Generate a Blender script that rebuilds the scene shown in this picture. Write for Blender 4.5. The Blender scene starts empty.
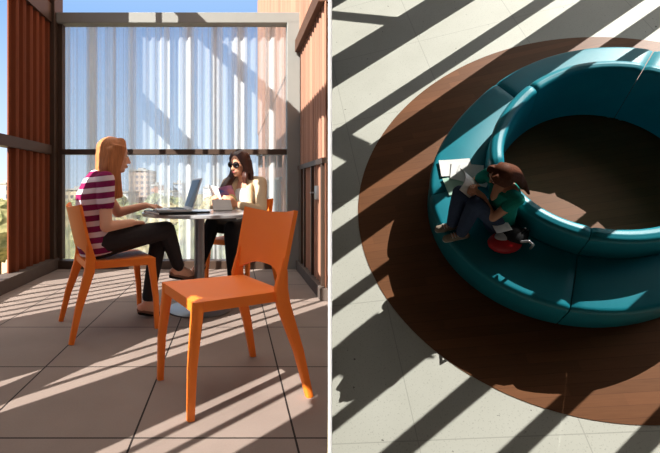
import bpy, bmesh, math, random
from mathutils import Vector, Matrix, Euler
V = Vector
PI = math.pi
random.seed(7)
SC = bpy.context.scene
COL = SC.collection

# ------------------------------------------------------------------ materials
def s2l(c):
    return tuple(((v/255.0+0.055)/1.055)**2.4 if v > 10 else v/255.0/12.92 for v in c)

class NT:
    def __init__(s, name):
        s.m = bpy.data.materials.new(name); s.m.use_nodes = True
        s.t = s.m.node_tree; s.t.nodes.clear()
        s.out = s.n('ShaderNodeOutputMaterial')
    def n(s, typ, **kw):
        nd = s.t.nodes.new(typ)
        for k, v in kw.items(): setattr(nd, k, v)
        return nd
    def l(s, a, b): s.t.links.new(a, b)
    def math(s, op, a, b=None, c=None):
        nd = s.n('ShaderNodeMath', operation=op)
        for i, v in enumerate((a, b, c)):
            if v is None: continue
            if isinstance(v, (int, float)): nd.inputs[i].default_value = v
            else: s.l(v, nd.inputs[i])
        return nd.outputs[0]
    def mix(s, f, a, b):
        nd = s.n('ShaderNodeMix', data_type='RGBA')
        for i, v in ((0, f), (6, a), (7, b)):
            if isinstance(v, (int, float)): nd.inputs[i].default_value = v
            elif isinstance(v, (tuple, list)): nd.inputs[i].default_value = (*v[:3], 1)
            else: s.l(v, nd.inputs[i])
        return nd.outputs[2]
    def co(s, kind='Object'):
        return s.n('ShaderNodeTexCoord').outputs[kind]
    def xyz(s, v):
        nd = s.n('ShaderNodeSeparateXYZ'); s.l(v, nd.inputs[0]); return nd.outputs
    def noise(s, vec, scale, detail=3, stretch=None):
        if stretch:
            mp = s.n('ShaderNodeMapping'); mp.inputs['Scale'].default_value = stretch
            s.l(vec, mp.inputs[0]); vec = mp.outputs[0]
        nd = s.n('ShaderNodeTexNoise'); nd.inputs['Scale'].default_value = scale
        nd.inputs['Detail'].default_value = detail
        s.l(vec, nd.inputs['Vector']); return nd.outputs['Fac']
    def ramp(s, f, a, b):
        nd = s.n('ShaderNodeMapRange'); nd.inputs[1].default_value = a; nd.inputs[2].default_value = b
        s.l(f, nd.inputs[0]); return nd.outputs[0]
    def bsdf(s, col, rough=.6, metal=0, spec=.5, bump=None, bs=.2):
        p = s.n('ShaderNodeBsdfPrincipled')
        if isinstance(col, (tuple, list)): p.inputs['Base Color'].default_value = (*col[:3], 1)
        else: s.l(col, p.inputs['Base Color'])
        p.inputs['Roughness'].default_value = rough; p.inputs['Metallic'].default_value = metal
        p.inputs['Specular IOR Level'].default_value = spec
        if bump is not None:
            b = s.n('ShaderNodeBump'); b.inputs['Strength'].default_value = bs; b.inputs['Distance'].default_value = .01
            s.l(bump, b.inputs['Height']); s.l(b.outputs[0], p.inputs['Normal'])
        s.l(p.outputs[0], s.out.inputs[0]); return p

def plain(name, rgb, rough=.6, metal=0, spec=.4, var=.12, scale=14, stretch=None, bs=.0):
    t = NT(name); c = s2l(rgb)
    f = t.noise(t.co(), scale, 4, stretch)
    col = t.mix(f, tuple(v*(1-var) for v in c), tuple(min(1, v*(1+var)) for v in c))
    t.bsdf(col, rough, metal, spec, f if bs else None, bs)
    return t.m

ORANGE = plain('orange_plastic', (255, 130, 40), .5, 0, .4, .04, 6)
SKIN = plain('skin', (236, 180, 150), .55, 0, .35, .05, 30)
SKIN_TAN = plain('skin_tan', (218, 158, 126), .55, 0, .35, .05, 30)
HAIR_BLOND = plain('strawberry_blond_hair', (196, 124, 76), .55, 0, .3, .45, 22, (6, 6, .5))
HAIR_DARK = plain('dark_brown_hair', (70, 38, 28), .4, 0, .5, .5, 22, (6, 6, .5))
HAIR_BROWN = plain('brown_hair', (92, 52, 34), .65, 0, .15, .6, 22, (6, 6, .5))
DARK_CLOTH = plain('charcoal_cloth', (50, 45, 46), .85, 0, .2, .2, 60)
BLACK_CLOTH = plain('black_cloth', (26, 25, 28), .85, 0, .2, .2, 60)
CARDIGAN = plain('beige_knit', (200, 178, 148), .9, 0, .1, .12, 90, None, .2)
WHITE_CLOTH = plain('white_cloth', (232, 230, 228), .9, 0, .1, .05, 40)
DENIM = plain('dark_denim', (70, 84, 112), .85, 0, .15, .25, 40)
TEAL_TEE = plain('teal_jersey', (30, 150, 135), .85, 0, .15, .1, 30)
STEEL = plain('brushed_steel', (140, 140, 142), .35, .85, .5, .08, 10, (1, 1, 12))
TABLE_TOP = plain('grey_table_laminate', (178, 178, 180), .25, .3, .5, .05, 20)
ALU = plain('laptop_aluminium', (214, 214, 214), .35, .3, .5, .03, 20)
BLACK = plain('black_plastic', (24, 24, 26), .4, 0, .4, .1, 20)
SHOE = plain('nude_shoe_leather', (150, 104, 84), .5, 0, .4, .1, 30)
SNEAKER = plain('grey_sneaker', (150, 138, 122), .7, 0, .3, .25, 40)
SOLE = plain('dark_sole', (38, 34, 32), .8, 0, .2, .1, 30)
PAPER = plain('white_paper', (238, 238, 236), .8, 0, .2, .02, 30)
GREYBOOK = plain('grey_booklet_cover', (176, 172, 170), .7, 0, .2, .05, 20)
GREENPAPER = plain('pale_green_paper', (178, 214, 196), .8, 0, .2, .02, 30)
RED = plain('red_nylon', (188, 20, 30), .45, 0, .4, .15, 20)
BLACKNYLON = plain('black_nylon', (22, 22, 24), .6, 0, .3, .2, 30)
SILVERNYLON = plain('silver_nylon', (200, 200, 204), .4, .3, .4, .1, 30)
LENS = plain('dark_lens', (16, 12, 14), .08, 0, .6, 0, 5)
EYEWHITE = plain('eye_white', (236, 232, 228), .3, 0, .5, .02, 5)
IRIS = plain('dark_iris', (50, 36, 28), .2, 0, .5, .02, 5)
LIP = plain('lip', (176, 92, 88), .45, 0, .4, .05, 20)
BROWFRAME = plain('bronze_frame', (74, 58, 48), .45, .2, .4, .12, 8)
GREYFRAME = plain('pale_grey_frame', (140, 140, 135), .5, .1, .4, .06, 8)
WHITEWALL = plain('white_wall_paint', (255, 255, 253), .7, 0, .2, .01, 3)
PARTITION = plain('dark_bounce_cut', (62, 56, 52), .9, 0, .1, .03, 3)  # dark face of the added partition, cuts bounce into the lobby
PARTITION_BOUNCE = plain('pale_bounce_paint', (206, 194, 182), .9, 0, .1, .03, 3)  # pale face of the added partition, reflects light onto the terrace
CONCRETE_TRIM = plain('dark_kerb', (92, 82, 76), .8, 0, .2, .15, 12)
ROOFDARK = plain('dark_metal_cladding', (92, 66, 52), .7, 0, .2, .15, 6)

def screen_mat():
    t = NT('laptop_screen_glass')
    x = t.xyz(t.co())
    f = t.ramp(t.math('ADD', x[0], t.math('MULTIPLY', x[2], .8)), -.05, .16)
    st = t.math('GREATER_THAN', f, .5)
    col = t.mix(st, s2l((14, 26, 42)), s2l((40, 74, 104)))
    p = t.bsdf(col, .3, 0, .2)
    t.l(col, p.inputs['Emission Color']); p.inputs['Emission Strength'].default_value = .2
    return t.m
SCREEN = screen_mat()

def cover_mat():
    t = NT('colour_magazine_cover')
    v = t.n('ShaderNodeTexVoronoi'); v.inputs['Scale'].default_value = 14
    t.l(t.co(), v.inputs['Vector'])
    r = t.n('ShaderNodeValToRGB'); e = r.color_ramp.elements
    e[0].color = (*s2l((28, 40, 96)), 1); e[1].color = (*s2l((40, 60, 120)), 1)
    for p_, c in ((.45, (34, 44, 88)), (.6, (120, 52, 62)), (.8, (110, 112, 66))):
        q = e.new(p_); q.color = (*s2l(c), 1)
    t.l(v.outputs['Color'], r.inputs[0]); t.bsdf(r.outputs[0], .35)
    return t.m
COVER = cover_mat()

def stripe_mat():
    t = NT('striped_jersey')
    x = t.xyz(t.co())
    ph = t.math('FRACT', t.math('MULTIPLY', t.math('ADD', x[2], t.math('MULTIPLY', x[1], -.12)), 1/.068))
    f = t.math('GREATER_THAN', ph, .46)
    t.bsdf(t.mix(f, s2l((232, 214, 222)), s2l((134, 36, 84))), .9, 0, .1)
    return t.m
STRIPES = stripe_mat()

def paver_mat():
    t = NT('concrete_pavers')
    co = t.co(); x = t.xyz(co)
    gx = t.math('ABSOLUTE', t.math('SUBTRACT', t.math('FRACT', t.math('ADD', t.math('MULTIPLY', t.math('ADD', x[0], .36), 1/.584), 50.5)), .5))
    gy = t.math('ABSOLUTE', t.math('SUBTRACT', t.math('FRACT', t.math('ADD', t.math('MULTIPLY', t.math('ADD', x[1], -1.548), 1/.617), 50.5)), .5))
    g = t.math('LESS_THAN', t.math('MINIMUM', gx, gy), .0065)
    n1 = t.noise(co, 3, 4); n2 = t.noise(co, 160, 2)
    base = t.mix(t.math('ADD', t.math('MULTIPLY', n1, .7), t.math('MULTIPLY', n2, .3)), s2l((120, 106, 98)), s2l((154, 139, 130)))
    h = t.math('SUBTRACT', 1, g)
    t.bsdf(t.mix(g, base, s2l((34, 28, 26))), .8, 0, .25, h, .3)
    return t.m
PAVERS = paver_mat()

def terrazzo_mat():
    t = NT('pale_terrazzo')
    co = t.co(); x = t.xyz(co)
    n1 = t.noise(co, 1.6, 4); n2 = t.noise(co, 70, 2); n3 = t.noise(co, 22, 2)
    c = t.mix(n1, s2l((190, 190, 178)), s2l((212, 212, 202)))
    sp = t.math('MULTIPLY', t.math('GREATER_THAN', n2, .64), .3)
    c = t.mix(sp, c, s2l((120, 118, 108)))
    c = t.mix(t.math('MULTIPLY', t.math('GREATER_THAN', n3, .74), .8), c, s2l((84, 80, 72)))
    a = math.radians(-22)
    u = t.math('ADD', t.math('MULTIPLY', x[0], math.cos(a)), t.math('MULTIPLY', x[1], math.sin(a)))
    w = t.math('ADD', t.math('MULTIPLY', x[0], -math.sin(a)), t.math('MULTIPLY', x[1], math.cos(a)))
    gx = t.math('ABSOLUTE', t.math('SUBTRACT', t.math('FRACT', t.math('ADD', t.math('MULTIPLY', u, .8), 50.2)), .5))
    gy = t.math('ABSOLUTE', t.math('SUBTRACT', t.math('FRACT', t.math('ADD', t.math('MULTIPLY', w, .8), 50.3)), .5))
    g = t.math('MULTIPLY', t.math('LESS_THAN', t.math('MINIMUM', gx, gy), .003), .35)
    t.bsdf(t.mix(g, c, s2l((110, 108, 100))), .55, 0, .3)
    return t.m
TERRAZZO = terrazzo_mat()

def wood_mat():
    t = NT('brown_wood_planks')
    co = t.co(); mp = t.n('ShaderNodeMapping'); mp.inputs['Rotation'].default_value = (0, 0, math.radians(22))
    t.l(co, mp.inputs[0]); x = t.xyz(mp.outputs[0])
    row = t.math('FLOOR', t.math('MULTIPLY', x[1], 1/.09))
    wn = t.n('ShaderNodeTexWhiteNoise', noise_dimensions='2D')
    cv = t.n('ShaderNodeCombineXYZ'); t.l(row, cv.inputs[0])
    seg = t.math('FLOOR', t.math('MULTIPLY', t.math('ADD', x[0], t.math('MULTIPLY', row, .37)), 1/.9)); t.l(seg, cv.inputs[1])
    t.l(cv.outputs[0], wn.inputs['Vector'])
    gr = t.noise(mp.outputs[0], 9, 5, (.6, 9, 1))
    c = t.mix(wn.outputs[0], s2l((100, 62, 36)), s2l((122, 76, 46)))
    c = t.mix(t.math('MULTIPLY', gr, .55), c, s2l((148, 98, 62)))
    ln = t.math('LESS_THAN', t.math('FRACT', t.math('MULTIPLY', x[1], 1/.09)), .035)
    t.bsdf(t.mix(t.math('MULTIPLY', ln, .5), c, s2l((70, 36, 24))), .5, 0, .3)
    return t.m
WOOD = wood_mat()

def leather_mat():
    t = NT('teal_vinyl')
    co = t.co(); n = t.noise(co, 4, 3); n2 = t.noise(co, 120, 2)
    t.bsdf(t.mix(n, s2l((12, 122, 140)), s2l((22, 146, 162))), .42, 0, .38, n2, .08)
    return t.m
TEAL = leather_mat()

def rust_mat(name, a, b, axis, per):
    t = NT(name); co = t.co(); x = t.xyz(co)
    v = t.noise(co, 3, 4, (1, 1, .25) )
    k = t.math('FLOOR', t.math('MULTIPLY', x[axis], 1/per))
    wn = t.n('ShaderNodeTexWhiteNoise', noise_dimensions='1D'); t.l(k, wn.inputs['W'])
    f = t.math('ADD', t.math('MULTIPLY', v, .5), t.math('MULTIPLY', wn.outputs[0], .5))
    t.bsdf(t.mix(f, s2l(a), s2l(b)), .75, 0, .2)
    return t.m
RUST = rust_mat('rust_brown_corrugated_panel', (94, 48, 28), (134, 70, 40), 1, .09)
SALMON = rust_mat('salmon_corrugated_panel', (140, 102, 84), (196, 146, 122), 1, .07)

def pane_mat():
    t = NT('ribbed_translucent_glass')
    co = t.co(); x = t.xyz(co)
    cv = t.n('ShaderNodeCombineXYZ'); t.l(x[0], cv.inputs[0]); cv.inputs[1].default_value = 3.1
    f1 = t.noise(cv.outputs[0], 6.5, 2); f2 = t.noise(cv.outputs[0], 30, 2)
    f = t.math('ADD', t.ramp(f1, .48, .66), t.math('MULTIPLY', t.ramp(f2, .5, .66), .22))
    f = t.math('MINIMUM', t.math('MAXIMUM', f, 0), 1)
    fac = t.math('ADD', .17, t.math('MULTIPLY', f, .5))
    tr = t.n('ShaderNodeBsdfTransparent'); tr.inputs[0].default_value = (.88, .93, .97, 1)
    df = t.n('ShaderNodeBsdfDiffuse'); df.inputs[0].default_value = (.78, .8, .8, 1)
    tl = t.n('ShaderNodeBsdfTranslucent'); tl.inputs[0].default_value = (.78, .82, .84, 1)
    mx = t.n('ShaderNodeMixShader'); mx.inputs[0].default_value = .45; t.l(df.outputs[0], mx.inputs[1]); t.l(tl.outputs[0], mx.inputs[2])
    m1 = t.n('ShaderNodeMixShader'); t.l(fac, m1.inputs[0]); t.l(tr.outputs[0], m1.inputs[1]); t.l(mx.outputs[0], m1.inputs[2])
    gl = t.n('ShaderNodeBsdfGlossy'); gl.inputs['Roughness'].default_value = .03
    m2 = t.n('ShaderNodeMixShader'); m2.inputs[0].default_value = .06; t.l(m1.outputs[0], m2.inputs[1]); t.l(gl.outputs[0], m2.inputs[2])
    t.l(m2.outputs[0], t.out.inputs[0])
    return t.m
PANE = pane_mat()

def leaf_mat(name, a, b):
    t = NT(name); co = t.co(); n = t.noise(co, 2.2, 5)
    t.bsdf(t.mix(t.ramp(n, .35, .65), s2l(a), s2l(b)), .9, 0, .1); return t.m
LEAF = [leaf_mat('green_foliage', (104, 108, 70), (186, 176, 126)), leaf_mat('olive_foliage', (126, 112, 76), (196, 176, 128)), leaf_mat('dark_foliage', (88, 94, 62), (152, 150, 108))]
BARK = plain('bark', (110, 90, 68), .9, 0, .1, .3, 10)

def facade_mat(name, wall, win, pw, ph):
    t = NT(name); x = t.xyz(t.co())
    h = t.math('ADD', x[0], x[1])
    a = t.math('GREATER_THAN', t.math('FRACT', t.math('MULTIPLY', h, 1/pw)), .45)
    b = t.math('GREATER_THAN', t.math('FRACT', t.math('MULTIPLY', x[2], 1/ph)), .5)
    t.bsdf(t.mix(t.math('MULTIPLY', a, b), s2l(wall), s2l(win)), .8, 0, .2); return t.m

# ------------------------------------------------------------------ mesh helpers
def setp(o, label=None, cat=None, group=None, kind=None):
    if label: o['label'] = label
    if cat: o['category'] = cat
    if group: o['group'] = group
    if kind: o['kind'] = kind
    return o

def mesh_obj(name, bm, mat, parent=None, smooth=True, mw=None):
    bmesh.ops.recalc_face_normals(bm, faces=bm.faces[:])
    me = bpy.data.meshes.new(name); bm.to_mesh(me); bm.free()
    if mat: me.materials.append(mat)
    if smooth:
        for p in me.polygons: p.use_smooth = True
        try: me.set_sharp_from_angle(angle=math.radians(40))
        except Exception: pass
    o = bpy.data.objects.new(name, me); COL.objects.link(o)
    if parent is not None: o.parent = parent
    if mw is not None: o.matrix_world = mw
    return o

def empty(name, mw, label, cat, group=None):
    o = bpy.data.objects.new(name, None); COL.objects.link(o); o.empty_display_size = .1
    o.matrix_world = mw
    return setp(o, label, cat, group)

def BM(): return bmesh.new()

def box(bm, lo, hi, bev=0, seg=2, M=None):
    lo = V(lo); hi = V(hi)
    mat = Matrix.Translation((lo+hi)/2) @ Matrix.Diagonal((*(hi-lo), 1))
    if M is not None: mat = M @ mat
    r = bmesh.ops.create_cube(bm, size=1, matrix=mat)
    if bev:
        es = list({e for v in r['verts'] for e in v.link_edges})
        bmesh.ops.bevel(bm, geom=es, offset=bev, segments=seg, affect='EDGES', profile=.6)
    return bm

def frame_for(d, xh=None):
    d = d.normalized()
    xh = V(xh) if xh is not None else (V((1, 0, 0)) if abs(d.x) < .8 else V((0, 1, 0)))
    x = (xh - d*xh.dot(d)).normalized(); y = d.cross(x)
    return x, y

def loft(bm, rings, n=16, cap=True, xh=None, power=2.0):
    """rings: (centre, rx, ry); superelliptic sections perpendicular to the path"""
    P = [V(r[0]) for r in rings]; loops = []
    for i, (c, rx, ry) in enumerate(rings):
        d = (P[min(i+1, len(P)-1)]-P[max(i-1, 0)])
        x, y = frame_for(d, xh)
        lp = []
        for k in range(n):
            a = 2*PI*k/n; ca, sa = math.cos(a), math.sin(a)
            e = 2/power
            lp.append(bm.verts.new(P[i] + x*rx*math.copysign(abs(ca)**e, ca) + y*ry*math.copysign(abs(sa)**e, sa)))
        loops.append(lp)
    for a, b in zip(loops, loops[1:]):
        for k in range(n): bm.faces.new((a[k], a[(k+1) % n], b[(k+1) % n], b[k]))
    if cap:
        bm.faces.new(loops[0][::-1]); bm.faces.new(loops[-1])
    return bm

def ball(bm, c, r, M=None, sub=3):
    r = (r, r, r) if isinstance(r, (int, float)) else r
    m = Matrix.Translation(c) @ (M if M is not None else Matrix()) @ Matrix.Diagonal((*r, 1))
    bmesh.ops.create_icosphere(bm, subdivisions=sub, radius=1, matrix=m)

def limb(bm, pts, n=12, sub=2):
    """chain of (point, radius): round joints and tapered segments, for the voxel union"""
    for p, r in pts: ball(bm, V(p), r, sub=sub)
    for (p, r), (q, s) in zip(pts, pts[1:]):
        p, q = V(p), V(q)
        if (q-p).length > 1e-5: loft(bm, [(p, r, r), (q, s, s)], n)

def union(name, bm, mat, parent, voxel, smooth=4, fac=.5):
    """one continuous surface out of overlapping closed shells"""
    bmesh.ops.recalc_face_normals(bm, faces=bm.faces[:])
    me = bpy.data.meshes.new('tmp'); bm.to_mesh(me); bm.free()
    o = bpy.data.objects.new('tmp', me); COL.objects.link(o)
    r = o.modifiers.new('r', 'REMESH'); r.mode = 'VOXEL'; r.voxel_size = voxel
    if smooth:
        s = o.modifiers.new('s', 'SMOOTH'); s.iterations = smooth; s.factor = fac
    dg = bpy.context.evaluated_depsgraph_get(); dg.update()
    nm = bpy.data.meshes.new_from_object(o.evaluated_get(dg))
    bpy.data.objects.remove(o); bpy.data.meshes.remove(me)
    nm.name = name; nm.materials.clear(); nm.materials.append(mat)
    for p in nm.polygons: p.use_smooth = True
    ob = bpy.data.objects.new(name, nm); COL.objects.link(ob); ob.parent = parent
    return ob

def tube(bm, pts, r, n=8):
    return loft(bm, [(p, r, r) for p in pts], n)

def solid_grid(bm, fn, nu, nv, th):
    """sheet fn(u,v) with thickness th along its normal"""
    g = [[V(fn(i/nu, j/nv)) for j in range(nv+1)] for i in range(nu+1)]
    top, bot = [], []
    for i in range(nu+1):
        a, b = [], []
        for j in range(nv+1):
            du = g[min(i+1, nu)][j]-g[max(i-1, 0)][j]; dv = g[i][min(j+1, nv)]-g[i][max(j-1, 0)]
            nn = du.cross(dv).normalized()*th/2
            a.append(bm.verts.new(g[i][j]+nn)); b.append(bm.verts.new(g[i][j]-nn))
        top.append(a); bot.append(b)
    for i in range(nu):
        for j in range(nv):
            bm.faces.new((top[i][j], top[i+1][j], top[i+1][j+1], top[i][j+1]))
            bm.faces.new((bot[i][j], bot[i][j+1], bot[i+1][j+1], bot[i+1][j]))
    for i in range(nu):
        bm.faces.new((top[i][0], bot[i][0], bot[i+1][0], top[i+1][0]))
        bm.faces.new((top[i][nv], top[i+1][nv], bot[i+1][nv], bot[i][nv]))
    for j in range(nv):
        bm.faces.new((top[0][j], top[0][j+1], bot[0][j+1], bot[0][j]))
        bm.faces.new((top[nu][j], bot[nu][j], bot[nu][j+1], top[nu][j+1]))
    return bm

def prism(bm, poly, z0, z1):
    a = [bm.verts.new((x, y, z0)) for x, y in poly]; b = [bm.verts.new((x, y, z1)) for x, y in poly]
    n = len(poly)
    for k in range(n): bm.faces.new((a[k], a[(k+1) % n], b[(k+1) % n], b[k]))
    bm.faces.new(a[::-1]); bm.faces.new(b); return bm

def disc(bm, r, z0, z1, n=64, bev=.004):
    loft(bm, [((0, 0, z0), r-bev, r-bev), ((0, 0, z0+bev), r, r), ((0, 0, z1-bev), r, r), ((0, 0, z1), r-bev, r-bev)], n, xh=(1, 0, 0))

def R_T(loc, ang=0):
    return Matrix.Translation(loc) @ Matrix.Rotation(ang, 4, 'Z')

def struct(name, bm, mat, smooth=False, mw=None):
    return setp(mesh_obj(name, bm, mat, None, smooth, mw), kind='structure')

# ------------------------------------------------------------------ camera
FPX, CX, CY = 430.0, 233.0, 188.0
CAM = V((0, 0, .9))
cd = bpy.data.cameras.new('camera'); cam = bpy.data.objects.new('camera', cd); COL.objects.link(cam)
cam.location = CAM; cam.rotation_euler = (PI/2, 0, 0)
cd.sensor_fit = 'HORIZONTAL'; cd.sensor_width = 36; cd.lens = FPX/660*36
cd.shift_x = (330-CX)/660; cd.shift_y = -(226.5-CY)/660
cd.clip_start = .05; cd.clip_end = 2000
SC.camera = cam
SLOPE = (330-CX)/FPX            # ground line along which the added white partition runs
# ================================================================== TERRACE: the shell
bm = BM()
def px_x(y, d=0): return SLOPE*y+d
prism(bm, [(-2.2, -2.0), (px_x(-2.0)-.01, -2.0), (px_x(3.9)-.01, 3.9), (.88, 4.0), (.88, 5.05), (-2.2, 5.05)], -.12, 0)
struct('floor', bm, PAVERS)

bm = BM()
t = .0056
def fin(bm, y0, y1): prism(bm, [(px_x(y0)-t, y0), (px_x(y0)+t, y0), (px_x(y1)+t, y1), (px_x(y1)-t, y1)], -3.2, 9.0)
fin(bm, 1.2, 1.26); struct('trim_edge', bm, WHITEWALL)
bm = BM(); fin(bm, 1.26, 8.6); o = struct('wall_center', bm, PARTITION)  # added wall, made tall to keep sun from crossing over
o.data.materials.append(PARTITION_BOUNCE)
for p in o.data.polygons:
    if p.normal.x < -.5: p.material_index = 1          # pale terrace side is an added reflector, bouncing light back

def corrugated(bm, p0, p1, z0, z1, per, amp, th=.012, step=.012):
    p0, p1 = V((*p0, 0)), V((*p1, 0)); d = p1-p0; L = d.length; d.normalize(); nrm = V((-d.y, d.x, 0))
    n = max(2, int(L/step))
    def fn(u, v):
        s = u*L; k = math.sin(2*PI*s/per); k = max(-1, min(1, 1.7*k))
        q = p0+d*s+nrm*amp*k
        return (q.x, q.y, z0+(z1-z0)*v)
    solid_grid(bm, fn, n, 1, th)

XL = -2.04
# left wall: upright rust panels with open gaps between them
panels = [(3.92, 4.76, .1, 4.3), (1.13, 1.55, .1, 4.3), (1.9, 2.43, .1, 4.3), (1.55, 1.9, .1, 1.85), (1.55, 1.9, 3.15, 4.3), (0.0, .61, .1, 4.3), (-.53, 0, 2.32, 4.3), (-.985, -.53, .1, 4.3), (-4.5, -1.07, .1, 4.3)]
for i, (a, b, za, zb) in enumerate(panels):
    bm = BM(); corrugated(bm, (XL, a), (XL, b), za, zb, .14, .022, .014, .02)
    o = struct('wall_left' if i == 0 else 'wall_left.%03d' % i, bm, RUST, True)
bm = BM(); box(bm, (XL-.25, -5.5, 4.3), (XL-.05, .25, 12)); struct('wall_left.010', bm, ROOFDARK)  # unseen slab added to keep the terrace sun off the lobby
n = 0
def trim(bm, mat, smooth=False):
    global n
    n += 1
    return struct('trim_%d' % n, bm, mat, smooth)
for z, h in ((1.27, .1), (2.72, .2), (4.25, .14)):      # rails of the left wall
    bm = BM(); box(bm, (XL-.06, -4.5, z), (XL+.05, 4.84, z+h)) if z > 4 else box(bm, (XL-.06, 3.3, z), (XL+.05, 4.84, z+h)); trim(bm, BROWFRAME)
bm = BM(); box(bm, (XL-.06, 1.2, 0), (XL+.10, 4.84, .12), .006); trim(bm, CONCRETE_TRIM)
for y, w in ((.79, .035), (.95, .03), (-.15, .035), (-.30, .035), (2.60, .05), (2.78, .05), (2.96, .05), (3.14, .05), (3.36, .06), (3.60, .06)):
    bm = BM(); box(bm, (XL-.005, y-w/2, .1), (XL+.005, y+w/2, 4.28)); trim(bm, BROWFRAME)
bm = BM(); box(bm, (XL-.01, -1.2, .1), (XL+.01, -1.031, 4.28)); trim(bm, BROWFRAME)  # unseen post added to stop sun leaking past the partition edge
for y in (0, .61, 1.13, 1.55, 1.9, 2.43):
    bm = BM(); box(bm, (XL-.03, y-.02, .1), (XL+.03, y+.02, 4.28)); trim(bm, BROWFRAME)  # unseen posts added to close light leaks between the panels
# unseen diagonal bar, added to cast a slanting shadow on the floor
def bar(bm, p, q, w, h):
    p, q = V(p), V(q); loft(bm, [(p, w, h), (q, w, h)], 4, xh=(1, 0, 0), power=2)
bm = BM(); bar(bm, (XL-.04, .30, .35), (XL-.04, 1.22, 1.55), .03, .13); trim(bm, BROWFRAME)

# facade
YF = 4.84
bm = BM(); box(bm, (-2.14, YF-.12, 0), (-1.96, YF+.12, 4.4), .008); trim(bm, BROWFRAME)
bm = BM(); box(bm, (-1.96, YF-.03, .1), (-1.91, YF+.06, 2.74), .004); trim(bm, BROWFRAME)
bm = BM(); box(bm, (-1.96, YF-.07, 2.735), (.75, YF+.07, 2.85), .006); trim(bm, GREYFRAME)
bm = BM(); box(bm, (-1.92, YF-.035, 1.275), (.6, YF+.05, 1.335), .004); trim(bm, BROWFRAME)
bm = BM(); box(bm, (.60, YF-.07, 0), (.745, YF+.07, 2.75), .006); trim(bm, GREYFRAME)
bm = BM(); box(bm, (-1.96, YF-.07, 0), (.6, YF+.07, .09), .006); trim(bm, BROWFRAME)
bm = BM(); corrugated(bm, (-1.93, YF+.07), (.61, YF+.07), .05, 2.76, .105, .016, .006, .01)
struct('window_1', bm, PANE, True)
# posts standing behind the glass
# right wall
XR = .765
bm = BM(); prism(bm, [(XR, 3.435), (XR, 13), (.95, 13), (.95, 4.26)], 0, 6.5); struct('wall_right', bm, SALMON)
bm = BM(); corrugated(bm, (XR-.012, YF-.09), (XR-.012, 3.45), .1, 2.42, .11, .011, .01, .012); struct('wall_right.001', bm, SALMON, True)
bm = BM(); corrugated(bm, (XR-.012, 13.0), (XR-.012, 3.45), 2.5, 6.5, .11, .011, .01, .012); struct('wall_right.002', bm, SALMON, True)
bm = BM(); box(bm, (XR-.08, 3.45, 2.40), (XR+.005, YF-.09, 2.53)); trim(bm, ROOFDARK)
bm = BM(); box(bm, (XR-.05, 3.45, 1.10), (XR+.005, YF-.08, 1.145)); trim(bm, BROWFRAME)
bm = BM(); box(bm, (XR-.07, 3.42, 0), (XR-.005, YF-.08, .1), .006); trim(bm, CONCRETE_TRIM)
bm = BM(); box(bm, (XR-.05, YF-.3, .1), (XR, YF-.16, 1.1)); trim(bm, BROWFRAME)
for y in (3.52, 3.98, 4.38):
    bm = BM(); box(bm, (XR-.045, y-.02, .1), (XR, y+.02, 1.1)); trim(bm, BROWFRAME)

T = Matrix.Translation
# small steel lock box on the right wall
r = empty('lock_box', T((XR-.03, 3.73, .80)), 'small silver lock box on the dark panelled right wall', 'lock')
bm = BM(); box(bm, (-.025, -.035, 0), (.01, .035, .12), .006); mesh_obj('housing', bm, STEEL, r)
bm = BM(); tube(bm, [(-.025, 0, .06), (-.055, 0, .06), (-.055, .05, .058)], .007); mesh_obj('handle', bm, STEEL, r)

# rail with hanging brackets and railing outside the glass
r = empty('bracket_shelf', T((.4, 6.2, 1.2)), 'grey ledge with a row of dark hanging brackets outside the glass', 'ledge')
bm = BM(); box(bm, (-.05, 0, .17), (.33, .2, .25), .004); mesh_obj('ledge', bm, GREYFRAME, r)
for k in range(4):
    bm = BM(); box(bm, (-.03+.095*k, .02, 0), (.03+.095*k, .14, .17), .006); mesh_obj('bracket', bm, BROWFRAME, r)
r = empty('balcony_railing', T((.60, 5.4, 0)), 'pale railing with upright bars running away outside the glass', 'railing')
bm = BM(); tube(bm, [(0, 0, 1.02), (0, 3.4, 1.02)], .022); mesh_obj('handrail', bm, GREYFRAME, r)
for k in range(18):
    bm = BM(); tube(bm, [(0, .1+k*.19, 0), (0, .1+k*.19, 1.02)], .012, 6); mesh_obj('baluster', bm, GREYFRAME, r)

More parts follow.
